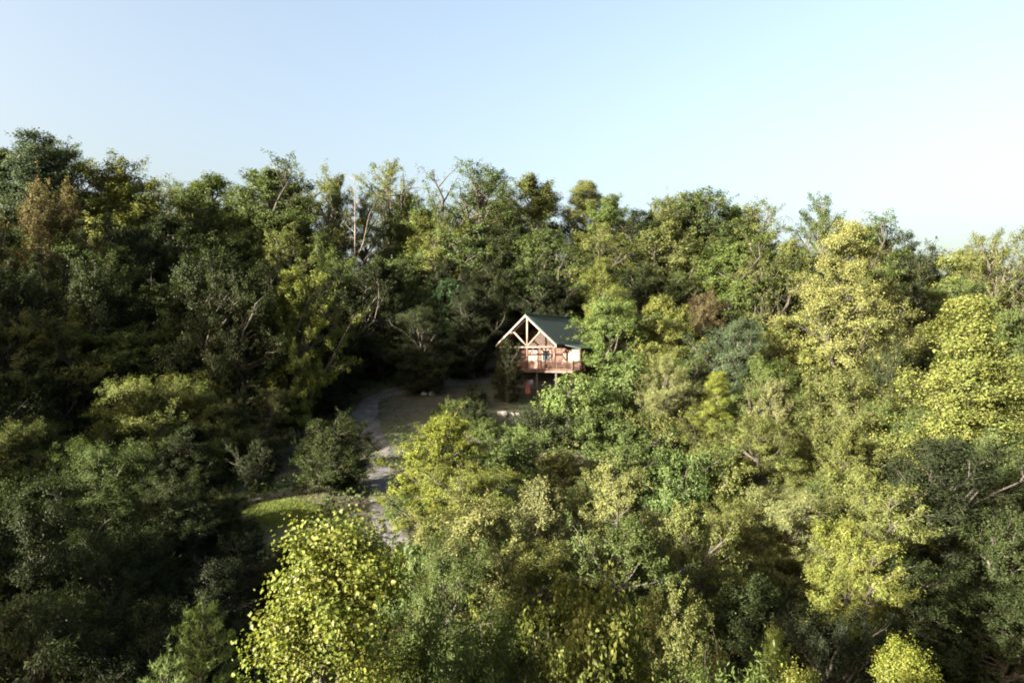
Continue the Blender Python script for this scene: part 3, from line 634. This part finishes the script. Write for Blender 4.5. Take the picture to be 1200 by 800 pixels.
# ------------------------------------------------------------------ trees
RG = 'trees along the wooded ridge'; LG = 'trees on the shaded left slope'; SG = 'trees on the sunlit right slope'; FG = 'trees near the camera'; UG = 'shrubs on the slope below the cabin'; CG = 'trees around the clearing'
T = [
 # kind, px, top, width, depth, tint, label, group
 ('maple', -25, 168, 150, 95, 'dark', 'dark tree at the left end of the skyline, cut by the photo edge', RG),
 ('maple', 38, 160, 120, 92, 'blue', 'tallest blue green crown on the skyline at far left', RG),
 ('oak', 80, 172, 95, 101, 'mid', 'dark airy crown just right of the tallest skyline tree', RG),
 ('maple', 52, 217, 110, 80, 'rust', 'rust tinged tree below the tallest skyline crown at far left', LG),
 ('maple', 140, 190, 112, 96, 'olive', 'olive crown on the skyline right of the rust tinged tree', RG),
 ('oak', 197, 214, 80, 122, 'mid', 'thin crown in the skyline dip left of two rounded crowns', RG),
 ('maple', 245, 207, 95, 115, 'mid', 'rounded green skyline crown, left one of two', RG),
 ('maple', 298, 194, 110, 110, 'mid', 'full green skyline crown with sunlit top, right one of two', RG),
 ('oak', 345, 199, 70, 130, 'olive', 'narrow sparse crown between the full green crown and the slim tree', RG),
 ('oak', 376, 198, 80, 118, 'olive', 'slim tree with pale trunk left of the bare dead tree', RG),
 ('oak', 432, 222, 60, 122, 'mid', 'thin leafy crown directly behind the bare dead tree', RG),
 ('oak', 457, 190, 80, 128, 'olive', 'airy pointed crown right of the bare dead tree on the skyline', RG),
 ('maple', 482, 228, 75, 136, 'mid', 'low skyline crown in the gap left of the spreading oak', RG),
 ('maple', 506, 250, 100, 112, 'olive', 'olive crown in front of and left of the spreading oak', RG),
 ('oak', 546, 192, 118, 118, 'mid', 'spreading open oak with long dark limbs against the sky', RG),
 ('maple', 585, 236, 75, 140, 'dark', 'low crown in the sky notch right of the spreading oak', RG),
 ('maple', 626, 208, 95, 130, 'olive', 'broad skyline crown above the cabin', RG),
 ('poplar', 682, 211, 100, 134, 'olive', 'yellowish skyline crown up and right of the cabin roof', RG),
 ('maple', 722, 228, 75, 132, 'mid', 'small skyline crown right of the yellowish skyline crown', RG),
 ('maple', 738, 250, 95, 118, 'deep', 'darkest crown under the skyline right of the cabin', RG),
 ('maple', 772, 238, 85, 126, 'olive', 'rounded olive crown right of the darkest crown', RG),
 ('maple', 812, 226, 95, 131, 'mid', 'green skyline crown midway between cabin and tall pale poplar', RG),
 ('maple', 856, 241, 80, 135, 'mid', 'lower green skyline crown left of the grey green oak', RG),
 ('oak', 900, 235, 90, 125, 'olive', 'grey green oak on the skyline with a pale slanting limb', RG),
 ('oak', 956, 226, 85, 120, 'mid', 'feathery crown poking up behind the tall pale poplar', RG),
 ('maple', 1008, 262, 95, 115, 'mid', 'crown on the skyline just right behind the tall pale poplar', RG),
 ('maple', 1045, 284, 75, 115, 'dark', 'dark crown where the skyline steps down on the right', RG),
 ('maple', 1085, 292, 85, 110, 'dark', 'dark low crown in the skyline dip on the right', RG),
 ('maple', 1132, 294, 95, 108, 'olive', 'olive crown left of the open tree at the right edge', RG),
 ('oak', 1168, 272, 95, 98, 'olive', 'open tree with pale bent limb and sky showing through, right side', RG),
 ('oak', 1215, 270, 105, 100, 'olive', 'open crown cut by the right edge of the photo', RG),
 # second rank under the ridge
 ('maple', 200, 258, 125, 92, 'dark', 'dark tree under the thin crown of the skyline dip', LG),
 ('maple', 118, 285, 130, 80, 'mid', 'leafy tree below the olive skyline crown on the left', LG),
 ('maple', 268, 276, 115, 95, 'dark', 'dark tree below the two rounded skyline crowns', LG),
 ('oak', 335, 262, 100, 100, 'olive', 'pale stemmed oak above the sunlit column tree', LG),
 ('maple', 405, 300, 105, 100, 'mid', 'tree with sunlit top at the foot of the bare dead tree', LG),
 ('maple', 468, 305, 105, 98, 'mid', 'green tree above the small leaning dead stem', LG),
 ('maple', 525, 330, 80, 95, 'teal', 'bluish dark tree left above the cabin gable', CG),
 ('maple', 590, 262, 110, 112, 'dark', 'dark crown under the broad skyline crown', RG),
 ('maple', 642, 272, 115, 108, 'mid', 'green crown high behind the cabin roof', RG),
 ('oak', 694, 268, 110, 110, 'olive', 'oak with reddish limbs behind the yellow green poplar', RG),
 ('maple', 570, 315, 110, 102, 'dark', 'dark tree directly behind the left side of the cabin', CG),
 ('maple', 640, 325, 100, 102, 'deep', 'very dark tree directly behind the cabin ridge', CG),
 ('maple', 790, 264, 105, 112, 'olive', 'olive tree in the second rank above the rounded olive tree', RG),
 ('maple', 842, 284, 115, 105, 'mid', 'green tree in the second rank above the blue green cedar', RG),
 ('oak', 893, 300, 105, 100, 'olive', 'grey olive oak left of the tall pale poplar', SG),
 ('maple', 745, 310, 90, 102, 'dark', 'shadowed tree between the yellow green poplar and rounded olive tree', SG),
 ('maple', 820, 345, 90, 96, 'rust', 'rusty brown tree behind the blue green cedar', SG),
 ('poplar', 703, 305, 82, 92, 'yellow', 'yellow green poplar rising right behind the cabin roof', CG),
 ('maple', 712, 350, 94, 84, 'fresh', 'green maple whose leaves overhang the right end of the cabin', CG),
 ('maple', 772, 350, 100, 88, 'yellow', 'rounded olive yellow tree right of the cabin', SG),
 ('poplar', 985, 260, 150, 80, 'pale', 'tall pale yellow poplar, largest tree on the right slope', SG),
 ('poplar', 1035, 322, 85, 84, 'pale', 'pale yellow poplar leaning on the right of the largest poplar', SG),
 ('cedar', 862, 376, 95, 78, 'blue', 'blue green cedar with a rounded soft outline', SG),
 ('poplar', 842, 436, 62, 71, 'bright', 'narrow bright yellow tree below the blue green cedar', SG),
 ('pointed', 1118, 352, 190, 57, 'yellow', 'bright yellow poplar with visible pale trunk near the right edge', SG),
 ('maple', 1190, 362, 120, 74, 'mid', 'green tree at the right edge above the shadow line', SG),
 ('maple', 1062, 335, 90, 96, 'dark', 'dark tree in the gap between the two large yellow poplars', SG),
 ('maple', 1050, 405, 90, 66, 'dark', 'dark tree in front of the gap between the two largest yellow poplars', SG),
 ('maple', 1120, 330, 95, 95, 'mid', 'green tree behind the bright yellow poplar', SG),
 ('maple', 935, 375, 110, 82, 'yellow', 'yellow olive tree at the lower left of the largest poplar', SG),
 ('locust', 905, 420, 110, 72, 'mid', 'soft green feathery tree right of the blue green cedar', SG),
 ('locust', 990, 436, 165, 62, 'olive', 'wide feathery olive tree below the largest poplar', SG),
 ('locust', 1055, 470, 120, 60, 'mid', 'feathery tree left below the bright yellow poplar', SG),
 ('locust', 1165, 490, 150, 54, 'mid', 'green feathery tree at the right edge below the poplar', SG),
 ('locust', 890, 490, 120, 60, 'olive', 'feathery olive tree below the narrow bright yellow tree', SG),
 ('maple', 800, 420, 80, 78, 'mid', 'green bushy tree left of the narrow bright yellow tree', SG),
 # left slope
 ('maple', 352, 318, 92, 68, 'yellow', 'sunlit column shaped tree standing out of the dark left slope', LG),
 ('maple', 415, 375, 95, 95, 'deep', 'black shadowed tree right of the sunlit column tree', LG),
 ('cedar', 492, 412, 75, 83, 'dark', 'dark evergreen bush tree under the small leaning dead stem', CG),
 ('cedar', 555, 365, 80, 90, 'deep', 'dark evergreen touching the left corner of the cabin deck', CG),
 ('cedar', 440, 385, 85, 92, 'deep', 'dark evergreen at the head of the driveway', CG),
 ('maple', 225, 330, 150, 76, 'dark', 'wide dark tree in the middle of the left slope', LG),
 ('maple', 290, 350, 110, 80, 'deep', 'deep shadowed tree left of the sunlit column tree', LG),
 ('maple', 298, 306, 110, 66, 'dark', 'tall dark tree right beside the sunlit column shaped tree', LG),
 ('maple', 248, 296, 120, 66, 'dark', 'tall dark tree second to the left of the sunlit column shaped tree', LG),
 ('maple', 55, 368, 150, 63, 'olive', 'olive tree with sunlit top at the left edge', LG),
 ('maple', 150, 385, 130, 66, 'mid', 'green tree with speckled sun in the middle of the left slope', LG),
 ('locust', 165, 440, 160, 55, 'yellow', 'feathery tree with yellow sunlit top on the left slope', LG),
 ('locust', 240, 455, 110, 58, 'olive', 'feathery tree right of the yellow topped one on the left slope', LG),
 ('oak', 308, 455, 80, 62, 'dry', 'brownish tree with sunlit left side near the driveway', LG),
 ('dryoak', 396, 488, 98, 50, 'dark', 'dark bushy tree with lit top beside the driveway', CG),
 ('locust', 25, 492, 160, 46, 'olive', 'feathery sunlit tree at the left edge halfway down', LG),
 ('locust', 120, 520, 150, 43, 'mid', 'shaded feathery tree below the yellow topped tree', LG),
 ('maple', 225, 500, 130, 52, 'dark', 'shaded tree left of the sunlit patch of lawn', LG),
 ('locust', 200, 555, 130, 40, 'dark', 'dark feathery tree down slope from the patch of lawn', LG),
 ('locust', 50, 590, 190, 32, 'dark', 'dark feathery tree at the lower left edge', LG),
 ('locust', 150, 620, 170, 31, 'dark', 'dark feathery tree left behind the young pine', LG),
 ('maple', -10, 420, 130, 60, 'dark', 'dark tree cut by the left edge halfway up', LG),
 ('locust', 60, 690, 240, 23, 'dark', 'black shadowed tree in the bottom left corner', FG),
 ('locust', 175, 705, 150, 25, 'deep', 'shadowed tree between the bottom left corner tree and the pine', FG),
 # foreground
 ('tulip', 372, 622, 520, 12, 'gold', 'large leaved yellow green tulip tree nearest the camera', FG),
 ('pine', 242, 694, 230, 14, 'fresh', 'young pine left of the large leaved tulip tree', FG),
 ('pine', 195, 757, 230, 12.5, 'fresh', 'lower pine top at the bottom edge left of the young pine', FG),
 ('dryoak', 519, 488, 116, 48, 'bright', 'bright yellow green tree right beside the driveway', CG),
 ('locust', 555, 548, 150, 40, 'yellow', 'feathery yellow green tree below the bright tree by the driveway', CG),
 ('sumac', 525, 505, 60, 62, 'fresh', 'large leaved green sapling behind the bright driveway tree', CG),
 ('sumac', 487, 636, 95, 31, 'fresh', 'large leaved sapling at the lower end of the driveway', CG),
 ('maple', 436, 655, 110, 32, 'deep', 'dark bushy tree closing off the lower end of the driveway', CG),
 ('dryoak', 640, 565, 160, 34, 'dry', 'dusty olive young oak in the lower middle', FG),
 ('dryoak', 565, 592, 160, 31, 'dry', 'dusty olive young oak left of the lower middle one', FG),
 ('dryoak', 720, 545, 120, 44, 'dry', 'pale brown green young oak below the shrubs of the slope', FG),
 ('locust', 690, 560, 90, 46, 'mid', 'green feathery tree between the young oaks', FG),
 ('locust', 625, 640, 170, 30, 'olive', 'feathery tree in front of the lower middle young oak', FG),
 ('locust', 520, 640, 150, 26, 'mid', 'feathery green tree right of the tulip tree', FG),
 ('dryoak', 735, 610, 160, 33, 'mid', 'green young oak with glossy speckled leaves in the lower middle', FG),
 ('dryoak', 800, 590, 130, 38, 'olive', 'olive young oak left of the dark hollow', FG),
 ('dryoak', 700, 700, 300, 15, 'olive', 'young oak at the bottom edge below the glossy one', FG),
 ('locust', 560, 725, 290, 14, 'mid', 'feathery tree top at the bottom edge right of the tulip tree', FG),
 ('dryoak', 790, 690, 120, 26, 'olive', 'young oak at the left rim of the dark bottom right corner', FG),
 ('locust', 1000, 548, 160, 46, 'olive', 'feathery olive tree in the middle of the right slope', FG),
 ('locust', 925, 570, 140, 44, 'dry', 'dry looking feathery tree left of the dark hollow', FG),
 ('locust', 860, 580, 130, 44, 'olive', 'feathery tree above the dark bottom right hollow', FG),
 ('locust', 985, 610, 150, 38, 'yellow', 'sunlit feathery tree reaching down into the shadow', FG),
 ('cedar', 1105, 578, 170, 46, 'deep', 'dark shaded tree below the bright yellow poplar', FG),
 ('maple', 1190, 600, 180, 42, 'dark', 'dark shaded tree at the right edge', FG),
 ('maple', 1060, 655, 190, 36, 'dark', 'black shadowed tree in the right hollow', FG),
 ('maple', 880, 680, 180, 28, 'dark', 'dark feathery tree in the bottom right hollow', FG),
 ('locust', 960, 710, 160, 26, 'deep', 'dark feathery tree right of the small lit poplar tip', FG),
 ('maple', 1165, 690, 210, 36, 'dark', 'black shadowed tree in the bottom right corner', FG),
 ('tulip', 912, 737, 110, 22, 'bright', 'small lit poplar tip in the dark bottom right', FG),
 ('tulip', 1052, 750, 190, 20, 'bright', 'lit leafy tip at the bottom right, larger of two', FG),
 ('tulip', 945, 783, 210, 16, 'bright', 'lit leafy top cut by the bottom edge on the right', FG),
 ('locust', 820, 770, 290, 15, 'mid', 'feathery tree top at the bottom edge left of the lit tips', FG),
 # slope below the cabin
 ('sumac', 666, 439, 84, 70, (.088, .120, .038), 'large leaved light green tree in front of the cabin deck', CG),
 ('sumac', 735, 428, 80, 76, 'fresh', 'fresh green leafy tree right below the cabin', CG),
 ('maple', 690, 455, 70, 74, 'mid', 'green leafy tree between the two fresh green ones', CG),
 ('cedar', 595, 398, 36, 80.5, 'deep', 'slim dark evergreen covering the lower left of the cabin porch', CG),
 ('shrub', 570, 512, 38, 68, 'mid', 'shrub on the bank left below the boulders', UG),
 ('shrub', 618, 512, 42, 67, 'fresh', 'upright light green shrub below the boulders', UG),
 ('shrub', 645, 495, 70, 67, 'dark', 'dark shrub under the large leaved light green tree', UG),
 ('shrub', 690, 492, 75, 67, 'mid', 'shaded shrub right of the dark shrub on the slope', UG),
 ('shrub', 735, 490, 80, 66, 'mid', 'leafy shrub under the fresh green tree below the cabin', UG),
 ('shrub', 780, 480, 75, 67, 'olive', 'olive shrub left of the narrow bright yellow tree', UG),
 ('shrub', 600, 530, 80, 56, 'fresh', 'fresh green shrub behind the dusty young oaks', UG),
 ('shrub', 660, 528, 80, 56, 'dry', 'dry pale shrub in the middle of the slope', UG),
 ('shrub', 720, 520, 90, 57, 'mid', 'wide green shrub in the middle of the slope', UG),
 ('shrub', 785, 525, 90, 56, 'fresh', 'fresh shrub right of the wide green shrub', UG),
 ('shrub', 835, 520, 85, 58, 'olive', 'olive shrub under the narrow bright yellow tree', UG),
 ('shrub', 527, 492, 44, 72, 'mid', 'green shrub on the bank left of the boulders', UG),
 ('shrub', 548, 500, 50, 70, 'dark', 'dark shrub between the bright driveway tree and the boulders', UG),
 ('shrub', 560, 475, 30, 78, 'dark', 'small dark shrub on the brown bank', UG),
 ('shrub', 654, 464, 36, 79, 'dark', 'dark shrub at the foot of the deck right of the umbrella', UG),
 ('shrub', 474, 592, 50, 46, 'fresh', 'small shrub at the right edge of the sunlit driveway', UG),
 ('shrub', 265, 600, 45, 47, 'olive', 'lit shrub on the lawn patch left of the driveway', UG),
 ('snag', 413, 200, 60, 106, 'dry', 'tall bare dead tree with pale forked trunk on the skyline', None),
 ('pole', 493, 366, 20, 84, 'dry', 'small leaning dead stem standing before the dark trees', None),
 ('maple', 292, 622, 105, 37, 'deep', 'dark bushy tree just below the small sunlit patch of lawn', CG),
 ('maple', 336, 634, 85, 35, 'deep', 'dark tree below the lawn patch, behind the large leaved tulip tree', CG),
 ('maple', 374, 372, 78, 74, 'deep', 'dark tree at the left of the driveway bend', CG),
 ('maple', 395, 395, 60, 80, 'deep', 'dark bushy tree at the top of the driveway bend', CG),
 ('dryoak', 268, 583, 92, 42, 'dark', 'shaded young oak at the left end of the lawn patch', CG),
 ('maple', 250, 660, 110, 29, 'deep', 'dark bushy tree right behind the young pine', FG),
]
for row in T: grow(*row)
# unseen trees added left of the view to throw the long shade
HG = 'unseen shade trees left of the view'
for (x, y, top, wd) in [(-60, 6, 4, 11), (-63, 10, 3, 11), (-67, 15, 6, 11), (-69, 19, 8, 11), (-73, 23, 13, 11), (-75, 27, 23, 11), (-79, 32, 23, 11), (-82, 36, 20, 11), (-86, 41, 26, 11), (-90, 47, 30, 11), (-94, 53, 31, 11),
                    (-53, -4, 7, 9), (-57, 1, 6, 9), (-50, -8, 5, 8), (-30.3, -2.8, 7.2, 5.5), (-31.8, -0.6, 7.2, 5.5)]:
    g = h1(x, y) - .2; k = _r.choice((0, 1, 2))
    stand('maple', PROTO['maple'][k], x, y, g, max(7, top - g), wd, 'mid', 'unseen broadleaf tree added for its shade beyond the left edge of the view', HG)

# understory and second rank: smaller trees between the tall ones
SKY_X = [-60, 0, 40, 75, 105, 140, 190, 245, 300, 345, 375, 415, 455, 475, 510, 545, 575, 590, 625, 680, 720, 765, 810, 850, 895, 955, 1000, 1040, 1080, 1130, 1165, 1260]
SKY_Y = [165, 165, 160, 175, 195, 195, 215, 207, 195, 205, 198, 207, 195, 220, 205, 195, 210, 230, 210, 213, 228, 232, 228, 242, 237, 240, 258, 282, 292, 294, 275, 275]
def near_drive(x, y): return float(np.min(np.hypot(dc[:, 0] - x, dc[:, 1] - y)))
USED = {}
ACC = [(q[1], q[3], q[2], q[4]) for q in T if q[5] in ('yellow', 'olive', 'dry', 'bright', 'pale') and q[0] not in ('snag', 'pole')]
def side_label(x, y, what):
    best = sorted(POS, key=lambda q: (q[0] / q[1] - x / y) ** 2 * 900 + (math.log(q[1] / y) * 4) ** 2)
    for q in best[:40]:
        if len(q[3].split()) > 11: continue
        dx = (x / y - q[0] / q[1]) * F
        if abs(dx) < 18: rel = 'behind' if y > q[1] else 'in front of'
        else: rel = 'left of' if dx < 0 else 'right of'
        lb = f'{what} {rel} the {q[3]}'
        if len(lb.split()) <= 16 and lb not in USED: USED[lb] = 1; return lb
    return what + ' among the other trees of the slope'
def fill(n, xr, yr, hr, kinds, tints, what, group, gap, below=22, floor=None, seed=1, strip=False):
    rg = random.Random(seed); done = 0
    for _ in range(n * 60):
        if done >= n: break
        x = rg.uniform(*xr); y = rg.uniform(*yr); px = 600 + x / y * F
        if px < -110 or px > 1310: continue
        if min(math.hypot(x - q[0], y - q[1]) / max(1.0, gap) for q in POS) < 1: continue
        nd = near_drive(x, y)
        if nd < 4.5: continue
        if math.hypot(x + 16, y - 45) < 5: continue
        g = h1(x, y) - .15; hh = rg.uniform(*hr); wd = hh * rg.uniform(.62, .85)
        if abs(x) < 16 and 66 < y < 104 and not (y > 97): continue
        if 440 < px < 700 and y < 84: continue
        lim = float(np.interp(px, SKY_X, SKY_Y)) + below
        if floor: lim = max(lim, floor(px, y))
        wpx = hh * .75 / y * F
        for (ax, aw, at_, ad) in ACC:
            if y < ad and abs(px - ax) < (aw + wpx) * .42: lim = max(lim, at_ + min(70, aw * .55))
        ztop = (HY - lim) / F * y; hh = min(hh, ztop - g)
        along = .81 * x + .59 * y; p = -.59 * x + .81 * y
        if 41.5 < p < 48.5 and along < 18: hh = min(hh, -11 + .30 * (17 - along) - g)
        if 49 < p < 56 and along < 28: hh = min(hh, -8.5 + .30 * (28 - along) - g)
        if hh < 2.5: continue
        wd = min(wd, hh * .95)
        k = rg.choice(kinds); pr = rg.choice(PROTO[k]); tn = rg.choice(tints)
        POS.append((x, y, wd / 2, 'x ' * 20)); done += 1
        stand(k, pr, x, y, g, hh, wd, tn, side_label(x, y, what), group)
    print('FILL', what, done)
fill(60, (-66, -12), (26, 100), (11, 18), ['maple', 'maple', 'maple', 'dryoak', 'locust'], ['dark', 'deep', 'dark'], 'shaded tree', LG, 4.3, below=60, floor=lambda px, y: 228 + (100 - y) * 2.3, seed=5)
fill(46, (-85, 95), (94, 142), (12, 19), ['maple', 'oak'], ['mid', 'olive', 'dark', 'deep'], 'lower ridge tree', RG, 4.6, below=28, seed=6)
fill(40, (16, 80), (34, 98), (7, 12), ['maple', 'locust', 'dryoak'], ['mid', 'olive', 'dry', 'dark', 'mid'], 'smaller tree', SG, 4.2, below=70, floor=lambda px, y: 350 + (95 - y) * 3.2, seed=8)

# ------------------------------------------------------------------ undergrowth: weeds and saplings nobody could count
rg = np.random.RandomState(12); n = 230000
yy = 12 + 125 * rg.rand(n) ** 1.25; xx = (rg.rand(n) - .5) * 2 * (yy * .86 + 4)
cl = np.sin(xx * .7 + 2 * np.sin(yy * .33)) * np.sin(yy * .6 + 1.7 * np.sin(xx * .41)) + .5 * np.sin(xx * 2.1 + yy * 1.3) * np.sin(yy * 2.3 - xx * .9)
dd = np.full(n, 1e9)
for q in dc[::2]: dd = np.minimum(dd, np.hypot(xx - q[0], yy - q[1]))
bank = (xx > -14) & (xx < 4.5) & (yy > 68) & (yy < 84)
lawn = np.hypot(xx + 16, yy - 45) < 3.4
inside = (xx > -4) & (xx < 14) & (yy > 82) & (yy < 99)
keep = (dd > .95 + .5 * rg.rand(n)) & ~inside & (cl > -.55 + .5 * rg.rand(n)) & ~(bank & (rg.rand(n) < .45))
xx, yy, cl, bank, lawn = (a[keep] for a in (xx, yy, cl, bank, lawn)); n = len(xx)
hz = rg.rand(n) ** 1.6 * np.clip(.45 + .7 * cl, .15, 1.3); hz[bank | lawn] *= .25; hz[lawn] = rg.rand(lawn.sum()) * .12
P = np.stack([xx, yy, hgt(xx, yy) + hz], 1)
N_ = rg.randn(n, 3) * .6 + np.array([-.2, -.2, .6]); D_ = rg.randn(n, 3) + np.array([0, 0, .3])
sz_ = rg.uniform(.16, .34, n) * np.where(bank | lawn, .6, 1)
lx = -15.5 + rg.randn(14000) * 1.5; ly = 45.5 + rg.randn(14000) * 1.3
g_ = leaf_mesh('lawn_grass', np.stack([lx, ly, hgt(lx, ly) + .07], 1), rg.randn(14000, 3) + np.array([-.6, -.6, .2]), rg.randn(14000, 3) * .5 + np.array([0, 0, 1.]), rg.uniform(.12, .24, 14000), np.full(14000, .035), .5 + rg.randn(14000) * .15, .42 + rg.randn(14000) * .1, M_LEAF)
lg = link('grass', g_); lg.color = (.085, .105, .024, 1); tag(lg, 'sunlit patch of short grass left of the driveway', 'grass', kind='stuff')
ug = link('undergrowth', leaf_mesh('undergrowth', P, N_, D_, sz_, sz_ * .6, .45 + .16 * cl + rg.randn(n) * .14, .4 + .1 * np.sin(xx * .5) + rg.randn(n) * .1, M_LEAF))
ug.color = (.042, .058, .018, 1); tag(ug, 'low weeds and leafy undergrowth covering the forest floor', 'undergrowth', kind='stuff')
for wn in WARN: print('ASPECT', wn)
print('LEAVES', {k: [p.get('n') for p in v] for k, v in PROTO.items()})
